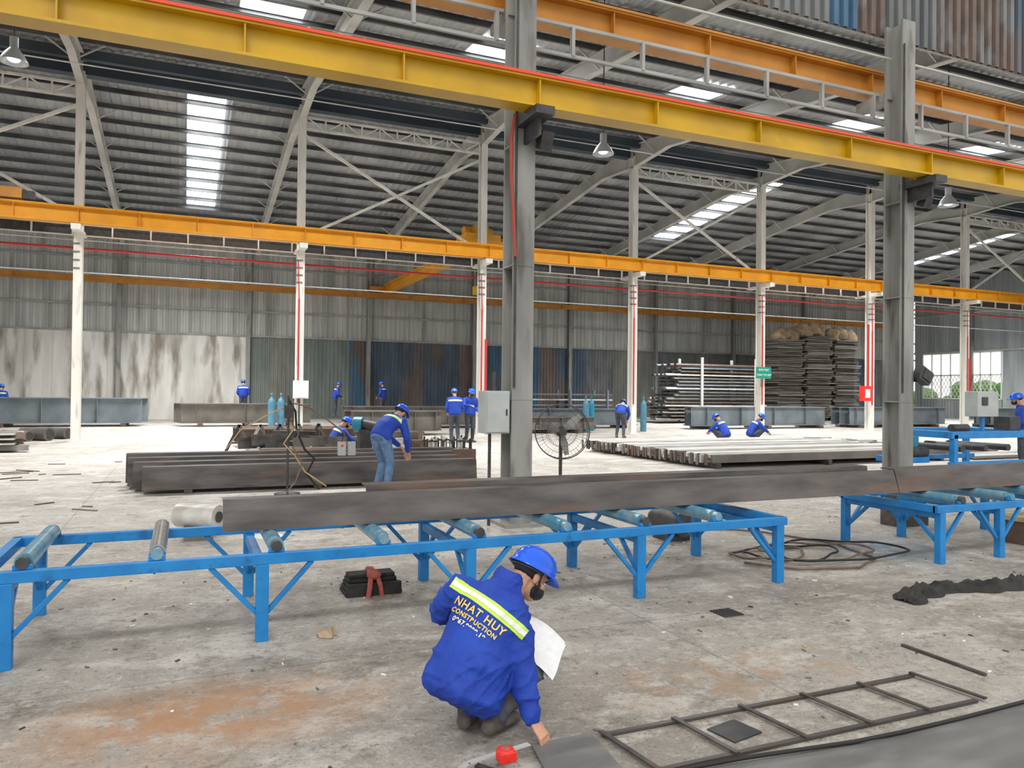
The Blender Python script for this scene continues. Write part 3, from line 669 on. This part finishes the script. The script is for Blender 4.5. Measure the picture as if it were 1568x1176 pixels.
b=B('pipe_roller_support'); b.cyl((-.05,9.2,.25),(.35,8.9,.25),.13,GALV,n=20); b.cyl((-.06,9.21,.25),(.36,8.89,.25),.06,DARK); b.box(0,.3,8.9,9.2,0,.14,STB); b.build()
b=B('blue_machine_frame')
for y in (9.0,10.3):
    for x in (12.1,14.2): b.box(x-.05,x+.05,y-.05,y+.05,0,1.0,BLUE)
    b.box(12.0,14.4,y-.05,y+.05,.93,1.05,BLUE); b.box(12.0,14.4,y-.04,y+.04,.45,.53,BLUE)
for x in (12.1,14.2): b.box(x-.05,x+.05,9,10.3,.93,1.05,BLUE)
for x in (12.4,13.0,13.6): b.cyl((x,9.05,.75),(x,10.25,.75),.06,DARK)
b.cyl((11.6,9.6,.0),(11.6,9.6,.9),.05,BLUE); b.box(11.3,11.9,9.3,9.9,.5,.6,BLUE); b.cyl((11.5,9.4,.68),(11.9,9.4,.68),.1,DARK)
b.cyl((11.75,9.5,.68),(11.75,9.5,.95),.08,TEAL); b.cyl((12.3,9.2,1.1),(12.7,9.2,1.1),.07,DARK); b.box(13.7,14.0,9.1,9.4,1.05,1.3,DARK)
b.build(bevel=.006)
b=B('control_panel_box'); b.box(12.85,13.4,9.1,9.35,1.3,1.75,GRYB); b.cyl((13.1,9.2,1.05),(13.1,9.2,1.3),.04,BLUE); b.box(12.95,13.1,9.08,9.1,1.5,1.65,DARK); b.build(bevel=.01)
b=B('drive_motor'); b.cyl((5.1,7.0,.2),(5.1,7.5,.2),.14,DARK); b.box(4.95,5.25,7.1,7.4,0,.1,DARK); b.cyl((5.1,7.5,.2),(5.1,7.6,.2),.09,STL); b.build()
b=B('drive_motor'); b.cyl((8.3,7.0,.35),(8.7,7.0,.35),.15,DARK); b.box(8.25,8.75,6.85,7.15,0,.22,STL); b.cyl((8.7,7,.35),(8.8,7,.35),.1,TEAL); b.build()
b=B('timber_crate'); b.box(8.6,9.0,5.5,5.8,0,.3,STR); b.box(8.58,9.02,5.48,5.82,.26,.31,YBOX); b.build()
b=B('flood_lamp'); b.obox((10.77,YN-.18,1.98),(.26,.14,.22),Matrix.Rotation(.5,3,'Y'),DARK); b.box(10.59,10.72,YN-.12,YN-.06,1.88,1.93,DARK); b.obox((10.8,YN-.26,1.98),(.2,.01,.16),Matrix.Rotation(.5,3,'Y'),DARK); b.build()
# ------------------------------------------------------------------ workers
def bake(B_,voxel,smooth,disp=None):
    me,o=B_.mesh(V((0,0,0))); bm=bmesh.new(); bm.from_mesh(me); bmesh.ops.recalc_face_normals(bm,faces=bm.faces); bm.to_mesh(me); bm.free()
    ob=bpy.data.objects.new('tmp',me); sc.collection.objects.link(ob)
    r=ob.modifiers.new('r','REMESH'); r.mode='VOXEL'; r.voxel_size=voxel; r.use_smooth_shade=True
    s=ob.modifiers.new('s','SMOOTH'); s.factor=.5; s.iterations=smooth
    dg=bpy.context.evaluated_depsgraph_get(); dg.update()
    m2=bpy.data.meshes.new_from_object(ob.evaluated_get(dg))
    bpy.data.objects.remove(ob)
    if disp:
        ns=[v.normal.copy() for v in m2.vertices]
        for v,n in zip(m2.vertices,ns): v.co+=n*disp(v.co)
    for p in m2.polygons: p.use_smooth=True; p.material_index=0
    m2.materials.clear(); m2.materials.append(B_.mats[0]); m2.name=B_.name
    return m2
def addmesh(name,me,par,M4):
    ob=bpy.data.objects.new(name,me); sc.collection.objects.link(ob); ob.parent=par; return ob
def basis(y,z_):
    y=V(y).normalized(); z_=V(z_); x=y.cross(z_).normalized(); z_=x.cross(y)
    return Matrix(((x.x,y.x,z_.x),(x.y,y.y,z_.y),(x.z,y.z,z_.z)))
def hand(b,wr,dirn,palmn,side,curl=.5,m=SKIN,spread=.0):
    R=basis(dirn,-V(palmn)); T=lambda p: V(wr)+R@V(p)
    b.loft([(T((0,-.02,0)),R@V((1,0,0)),R@V((0,0,1)),.026,.019),(T((0,.015,0)),R@V((1,0,0)),R@V((0,0,1)),.030,.017),(T((0,.05,0)),R@V((1,0,0)),R@V((0,0,1)),.039,.015),(T((0,.088,0)),R@V((1,0,0)),R@V((0,0,1)),.040,.013)],m,n=14)
    for i,(x,l) in enumerate(((.031,.072),(.0105,.08),(-.0105,.075),(-.031,.058))):
        x*=side; p=V((x,.08,0)); a=-.12; pts=[p]; fx=x*.25*(1+spread)
        for q in range(3):
            a-=curl*(.5+.3*q); sl=l*(.45,.32,.25)[q]; p=p+V((fx*sl*12*.2,math.cos(a)*sl,math.sin(a)*sl)); pts.append(p)
        b.tube([T(q) for q in pts],[.0105,.0095,.0085,.007],m,n=10,round_=True)
    pts=[V((side*.026,.015,-.004)),V((side*.048,.042,-.014)),V((side*.056,.07,-.026)),V((side*.052,.094,-.036))]
    b.tube([T(q) for q in pts],[.014,.012,.010,.008],m,n=10,round_=True)
def headparts(b,par,M4,det,mask,vox):
    hb=B('head'); hb.M=M4
    hb.ell((0,-.01,.035),(.076,.096,.085),SKIN); hb.ell((0,.022,-.04),(.06,.07,.07),SKIN); hb.ell((0,.05,-.085),(.035,.038,.028),SKIN)
    hb.tube([(0,.088,.018),(0,.104,-.008),(0,.108,-.022)],[.009,.012,.014],SKIN,round_=True); hb.ell((0,.09,-.024),(.02,.014,.01),SKIN)
    hb.ell((0,.086,-.053),(.026,.012,.006),SKIN); hb.ell((0,.084,-.064),(.022,.012,.007),SKIN); hb.ell((0,.075,.03),(.055,.018,.012),SKIN)
    for s in (-1,1): hb.ell((s*.077,-.005,-.008),(.009,.02,.032),SKIN); hb.ell((s*.045,.06,-.02),(.025,.025,.02),SKIN)
    hb.tube([(0,-.035,-.02),(0,-.05,-.13)],[.056,.056],SKIN,round_=True)
    addmesh('head',bake(hb,vox,3),par,M4)
    eb=B('face_details'); eb.M=M4
    for s in (-1,1):
        eb.ell((s*.031,.079,.004),(.013,.011,.008),EYEW); eb.ell((s*.031,.0885,.004),(.006,.003,.006),HAIR); eb.tube([(s*.015,.094,.022),(s*.03,.092,.027),(s*.045,.082,.022)],.0035,HAIR,n=6)
    eb.ell((0,.0905,-.0585),(.022,.008,.0035),LIP)
    eb.ell((0,-.020,.032),(.081,.096,.075),HAIR)
    if mask:
        eb.ell((0,.045,-.05),(.066,.075,.052),MASK)
        for s in (-1,1): eb.tube([(s*.058,.06,-.03),(s*.08,.0,-.005)],.003,MASK,n=6); eb.tube([(s*.055,.05,-.08),(s*.08,-.008,-.02)],.003,MASK,n=6)
    me,o=eb.mesh(V((0,0,0))); addmesh('face_details',me,par,M4)
    h=B('hard_hat'); h.M=M4@Matrix.Translation((0,-.005,.035))@Matrix.Rotation(.10,4,'X')
    h.lathe((0,0,0),[(.118,-.002),(.118,.006),(.112,.01),(.108,.035),(.096,.07),(.07,.1),(.035,.115),(.001,.118)],HELM,n=28,sx=.93,sy=1.17)
    h.lathe((0,0,0),[(.118,-.002),(.124,-.008),(.126,-.006),(.112,.012)],HELM,n=28,sx=.94,sy=1.17)
    n=13; vs=[]
    for i in range(n):
        a=math.pi*(.14+.72*i/(n-1)); bx=.112*math.cos(a); by=.13*math.sin(a)
        e=.06*math.sin((i/(n-1))*math.pi)
        vs+=[(bx,by,.008),(bx*1.02,by+e,-.016),(bx*1.02,by+e,-.011),(bx,by,.014)]
    h.add(vs,[(4*i+a,4*i+(a+1)%4,4*i+4+(a+1)%4,4*i+4+a) for i in range(n-1) for a in range(4)],HELM,True)
    for s in (-.035,0,.035):
        h.tube([(s,-.11,.045),(s,-.075,.085),(s,-.03,.112-abs(s)*.3),(s,.03,.112-abs(s)*.3),(s,.08,.085),(s,.115,.045)],.009,HELM,n=8)
    for s in (-1,1): h.tube([(s*.10,0,.0),(s*.085,.02,-.07),(s*.045,.05,-.125),(0,.06,-.14)],.004,BLK,n=6)
    h.tube([(.1*math.cos(a),.118*math.sin(a),-.012) for a in [math.pi+math.pi*i/12 for i in range(13)]],.007,DARK,n=6)
    me,o=h.mesh(V((0,0,0))); addmesh('hard_hat',me,par,M4)
def lerp(a,b,t): return V(a).lerp(V(b),t)
def worker(loc,heading,J,vox=.02,mask=True,pants=PNT,bow=.03,disp=None,stripe=True,curlR=.6,curlL=.6):
    par=bpy.data.objects.new('construction_worker',None); sc.collection.objects.link(par)
    par.location=loc; par.rotation_euler=(0,0,heading)
    J={k:V(v) for k,v in J.items()}
    P=(J['neck']-J['pelvis']).normalized(); S=(J['shR']-J['shL']).normalized(); H=(J['hipR']-J['hipL']).normalized()
    N=(S.cross(P)).normalized()
    jb=B('jacket'); pv=J['pelvis']; nk=J['neck']; midS=(J['shL']+J['shR'])/2
    main=vox<.012
    specs=[(-.10,.165,.125,H),(-.04,.20,.15,H),(.15,.195,.15,H),(.4,.185,.14,(H+S)/2),(.62,.195,.145,S),(.78,.195,.13,S),(.9,.15,.10,S),(1.0,.085,.078,S),(1.08,.072,.07,S)]
    if main: specs=[(-.22,.155,.13,H),(-.16,.195,.165,H),(0,.212,.175,H),(.15,.205,.165,H)]+specs[3:-1]+[(1.08,.076,.074,S),(1.15,.070,.068,S)]
    rings=[]
    for t,rx,ry,sv in specs:
        c=pv+(nk-pv)*t + N*bow*math.sin(max(0,min(1,t))*math.pi)
        if t<0 and main: c+=N*.015*(-t/.2)
        if .6<t<.95: c=c.lerp(midS+(nk-midS)*max(0,(t-.6)/.4)*.8+N*.01, .6)
        sv=V(sv).normalized(); fy=P.cross(sv).normalized(); sv=fy.cross(P).normalized()
        rings.append((c,sv,fy,rx,ry))
    jb.loft(rings,JKT)
    for s in 'LR':
        sh,el,wr=J['sh'+s],J['el'+s],J['wr'+s]; inner=sh.lerp(midS,.35)
        jb.tube([inner,sh,lerp(sh,el,.35),lerp(sh,el,.75),el,lerp(el,wr,.3),lerp(el,wr,.8),lerp(el,wr,.97)],[.085,.08,.072,.064,.062,.058,.046,.043],JKT,n=14,round_=True)
    jk=bake(jb,vox,4 if main else 3,disp); jo=addmesh('jacket',jk,par,None)
    pb=B('trousers'); k_=.9 if main else 1
    pb.loft([(pv-P*.08*k_,H,P.cross(H).normalized(),.15*k_,.12*k_),(pv,H,P.cross(H).normalized(),.165*k_,.13*k_),(pv+P*.1,H,P.cross(H).normalized(),.15*k_,.12*k_)],pants)
    for s in 'LR':
        hp,kn,an=J['hip'+s],J['kn'+s],J['an'+s]
        pb.tube([hp,lerp(hp,kn,.35),lerp(hp,kn,.8),kn,lerp(kn,an,.3),lerp(kn,an,.75),lerp(kn,an,.96)],[.1,.092,.075,.072,.068,.058,.056],pants,n=14,round_=True)
    addmesh('trousers',bake(pb,vox,3,disp),par,None)
    bb=B('boots')
    for s in 'LR':
        an,toe=J['an'+s],J['toe'+s]; d=(toe-an); fl=V((d.x,d.y,0)).normalized(); sd=fl.cross(zz)
        heel=an-fl*.05; d2=(toe-heel).normalized(); u2=sd.cross(d2)
        bb.loft([(heel+V((0,0,-.045))-d2*.02,sd,u2,.02,.02),(heel+V((0,0,-.04)),sd,u2,.038,.04),(heel.lerp(toe,.35)+V((0,0,-.025)),sd,u2,.042,.045),(heel.lerp(toe,.7)+zz*-.005,sd,u2,.05,.034),(toe,sd,u2,.046,.028),(toe+d2*.035,sd,u2,.02,.015)],BOOT,n=14)
        bb.tube([an+V((0,0,-.03)),lerp(an,J['kn'+s],.2)],[.05,.052],BOOT,n=12)
    addmesh('boots',bake(bb,min(vox,.012),2),par,None)
    hd=B('hands')
    for s in 'LR':
        el,wr=J['el'+s],J['wr'+s]; d=(wr-el).normalized(); pn=J.get('palm'+s,V((0,0,-1)))
        if 'hd'+s in J: d=J['hd'+s].normalized()
        if abs(d.dot(pn.normalized()))>.9: pn=V((0,1,.1))
        hand(hd,wr+ (wr-el).normalized()*.012,d,pn,(1 if s=='L' else -1),curlR if s=='R' else curlL)
    if main: addmesh('hands',bake(hd,.0032,2),par,None)
    else:
        me,o=hd.mesh(V((0,0,0))); addmesh('hands',me,par,None)
    R=basis(J['hf'],J['hu']); M4=Matrix.Translation(J['head'])@R.to_4x4()
    headparts(None,par,M4,1,mask,.005 if main else .01)
    if stripe:
        bv=BVHTree.FromPolygons([v.co for v in jk.vertices],[p.vertices for p in jk.polygons])
        def patch(nm,c,sv,pvv,nn,Ls,Ws,m,off,nx=34,ny=5):
            vs=[];ok=[]
            for i in range(nx):
                for j in range(ny):
                    o=c+sv*(i/(nx-1)-.5)*Ls+pvv*(j/(ny-1)-.5)*Ws+nn*.4
                    hit=bv.ray_cast(o,-nn,.8)
                    ok.append(hit[0] is not None); vs.append(hit[0]+hit[1]*off if hit[0] else o)
            fs=[q for q in [(i*ny+j,(i+1)*ny+j,(i+1)*ny+j+1,i*ny+j+1) for i in range(nx-1) for j in range(ny-1)] if all(ok[k] for k in q)]
            if not fs: return
            used=sorted({k for q in fs for k in q}); mp_={k:i for i,k in enumerate(used)}
            q=B(nm); q.add([vs[k] for k in used],[tuple(mp_[k] for k in f) for f in fs],m,True); me,o=q.mesh(V((0,0,0))); addmesh(nm,me,par,None)
        Pp=N.cross(S).normalized()
        if Pp.dot(P)<0: Pp=-Pp
        c=midS-Pp*(.0 if main else .04)
        patch('reflective_stripe',c,S,Pp,N,.44,.056,LIME,.004,nx=60,ny=9)
        patch('reflective_stripe_core',c,S,Pp,N,.44,.024,SILV,.0065,nx=60,ny=5)
        if main:
            for (s_,sz,oa,op,m_) in (('NHAT HUY',.052,-.005,-.062,TXT),('CONSTRUCTION',.030,-.01,-.103,TXT),('0967.9999.19',.030,-.015,-.137,TXTW)):
                cu=bpy.data.curves.new('t','FONT'); cu.body=s_; cu.size=sz; cu.align_x='CENTER'; cu.align_y='CENTER'; cu.space_character=1.15; cu.offset=.0011
                o=bpy.data.objects.new('t',cu); sc.collection.objects.link(o); dg=bpy.context.evaluated_depsgraph_get(); dg.update()
                m2=bpy.data.meshes.new_from_object(o.evaluated_get(dg)); bpy.data.objects.remove(o)
                bm=bmesh.new(); bm.from_mesh(m2); bmesh.ops.triangulate(bm,faces=bm.faces)
                for _ in range(2):
                    es=[e for e in bm.edges if e.calc_length()>.010]
                    if es: bmesh.ops.subdivide_edges(bm,edges=es,cuts=1); bmesh.ops.triangulate(bm,faces=bm.faces)
                bm.to_mesh(m2); bm.free()
                cc=midS+S*oa+Pp*op
                for v in m2.vertices:
                    q=cc+S*v.co.x+Pp*v.co.y+N*.4; hit=bv.ray_cast(q,-N,.8)
                    if hit[0]: v.co=hit[0]+N*.003+hit[1]*.004
                    else: v.co=q
                m2.materials.clear(); m2.materials.append(m_); addmesh('jacket_lettering',m2,par,None)
    return par
HD=-math.atan2(.394,.919)
JM=dict(pelvis=(-.085,.02,.25),neck=(.10,.24,.655),shL=(-.125,.17,.655),shR=(.165,.07,.475),
 elL=(-.235,.33,.50),wrL=(.0,.50,.40),elR=(.195,-.02,.27),wrR=(.235,-.08,.125),
 hipL=(-.15,.08,.22),hipR=(.0,.05,.2),knL=(-.03,.46,.44),knR=(.27,.36,.22),anL=(-.08,.07,.10),anR=(.05,.0,.10),
 toeL=(-.03,.24,.035),toeR=(.15,.15,.035),head=(.228,.325,.69),hf=(.70,.35,-.62),hu=(.45,.35,.80),
 hdR=(.45,-.22,-.55),palmR=(-.35,.25,-.6),hdL=(.8,.3,-.2),palmL=(0,0,1))
tc=V((-.07,-.04,.57))
def wr(co):
    q=co-tc; m=min(1,max(.12,(q.length-.10)/.12))
    a=noise.noise(V((co.x*9,co.y*9,co.z*14+co.x*8)))
    r=1-abs(noise.noise(V((co.x*7+5,co.y*7,co.z*15-co.x*9))))*2
    r2=1-abs(noise.noise(V((co.x*4-co.z*7,co.y*5,co.z*9+co.x*6+3))))*2.2
    return m*(.004*a+.008*max(0,r)**3+.013*max(0,r2)**3-.003)
W0=worker((1.329,3.41,0),HD,JM,vox=.009,mask=True,pants=PNT2,bow=.05,disp=wr,curlR=.75)
b=B('paper_sheets')
for k_,(dx,dz,a) in enumerate(((0,0,.10),(.015,.010,-.10),(-.02,.02,.3))):
    nx,ny=14,10; vs=[]
    for i in range(nx):
        for j in range(ny):
            u=i/(nx-1); v=j/(ny-1)-.5
            x=.12+u*.25+dx+v*.10+v*a*.2; y=.36+v*.22+a*.14*u; z=.40+dz+.010*math.sin(u*5+v*6+k_)-.13*u-.05*u*u+v*.10
            p=V((1.329,3.41,0))+r0*x+f0*y+zz*z; vs.append(p)
    b.add(vs,[(i*ny+j,(i+1)*ny+j,(i+1)*ny+j+1,i*ny+j+1) for i in range(nx-1) for j in range(ny-1)],PAPER,True)
b.build(fix=False)
def stand(h=1.0,lean=0,**k):
    J=dict(pelvis=(0,0,.95),neck=(0,.05+lean,1.45),shL=(-.19,.03+lean,1.39),shR=(.19,.03+lean,1.39),elL=(-.26,.02+lean,1.12),elR=(.26,.02+lean,1.12),
     wrL=(-.18,.22+lean,.98),wrR=(.18,.22+lean,.98),hipL=(-.09,0,.9),hipR=(.09,0,.9),knL=(-.1,.03,.5),knR=(.1,.03,.5),anL=(-.11,-.02,.1),anR=(.11,-.02,.1),
     toeL=(-.13,.15,.035),toeR=(.13,.15,.035),head=(0,.11+lean,1.60),hf=(0,1,-.25),hu=(0,.2,1))
    J.update(k); return J
BENT=dict(pelvis=(0,-.12,.9),neck=(0,.24,1.20),shL=(-.18,.20,1.15),shR=(.18,.20,1.15),elL=(-.23,.28,.90),elR=(.25,.24,.88),wrL=(-.12,.45,.74),wrR=(.16,.36,.66),
 hipL=(-.09,-.1,.86),hipR=(.09,-.1,.86),knL=(-.12,.08,.48),knR=(.12,.0,.48),anL=(-.14,-.05,.1),anR=(.14,-.12,.1),toeL=(-.16,.12,.035),toeR=(.17,.05,.035),
 head=(0,.36,1.28),hf=(0,.75,-.65),hu=(0,.65,.75))
SQ=dict(pelvis=(0,-.12,.28),neck=(0,.15,.72),shL=(-.18,.12,.67),shR=(.18,.12,.67),elL=(-.25,.28,.48),elR=(.25,.28,.48),wrL=(-.1,.48,.38),wrR=(.1,.48,.36),
 hipL=(-.09,-.08,.26),hipR=(.09,-.08,.26),knL=(-.2,.28,.46),knR=(.2,.28,.46),anL=(-.14,-.02,.1),anR=(.14,-.02,.1),toeL=(-.18,.16,.035),toeR=(.18,.16,.035),
 head=(0,.26,.86),hf=(0,.8,-.6),hu=(0,.5,.85))
worker((2.95,12.0,0),HD-.6,BENT,pants=JEAN,vox=.014,stripe=True,bow=.06)
def atpx(kx,d): return (d*(.394+.919*kx),d*(.919-.394*kx),0)
worker(atpx(-.0747,24),HD+.3,stand(),bow=.03); worker(atpx(-.055,24.6),HD-2.6,stand(elR=(.3,.15,1.2),wrR=(.2,.4,1.2)),bow=.03); 
worker(V(atpx(-.353,36))+V((0,0,.35)),HD+.4,stand(),vox=.025); worker(V(atpx(-.2326,38))+V((0,0,.3)),HD-1.2,stand(lean=.1),vox=.025); worker(V(atpx(-.169,38))+V((0,0,.35)),HD+1.2,stand(),vox=.025)
worker(atpx(-.2309,18.2),HD-1.0,SQ); worker(atpx(.278,25.5),HD+.8,SQ); worker(atpx(.318,26.2),HD-1.5,SQ)
worker(V(atpx(.1433,28)),HD-.4,BENT,vox=.025); worker(atpx(-.672,32),HD+.3,stand(),vox=.025); worker(atpx(.672,16),HD+1.0,stand())
# ------------------------------------------------------------------ light
w=bpy.data.worlds.new('world'); sc.world=w; w.use_nodes=True; bg=w.node_tree.nodes['Background']
bg.inputs[0].default_value=(1,.985,.96,1); bg.inputs[1].default_value=1.22
sl=bpy.data.lights.new('sun','SUN'); sl.energy=1.0; sl.angle=.35; sl.color=(1,.97,.92); so=bpy.data.objects.new('sun',sl); so.rotation_euler=(math.radians(48),0,math.radians(-25)); sc.collection.objects.link(so)
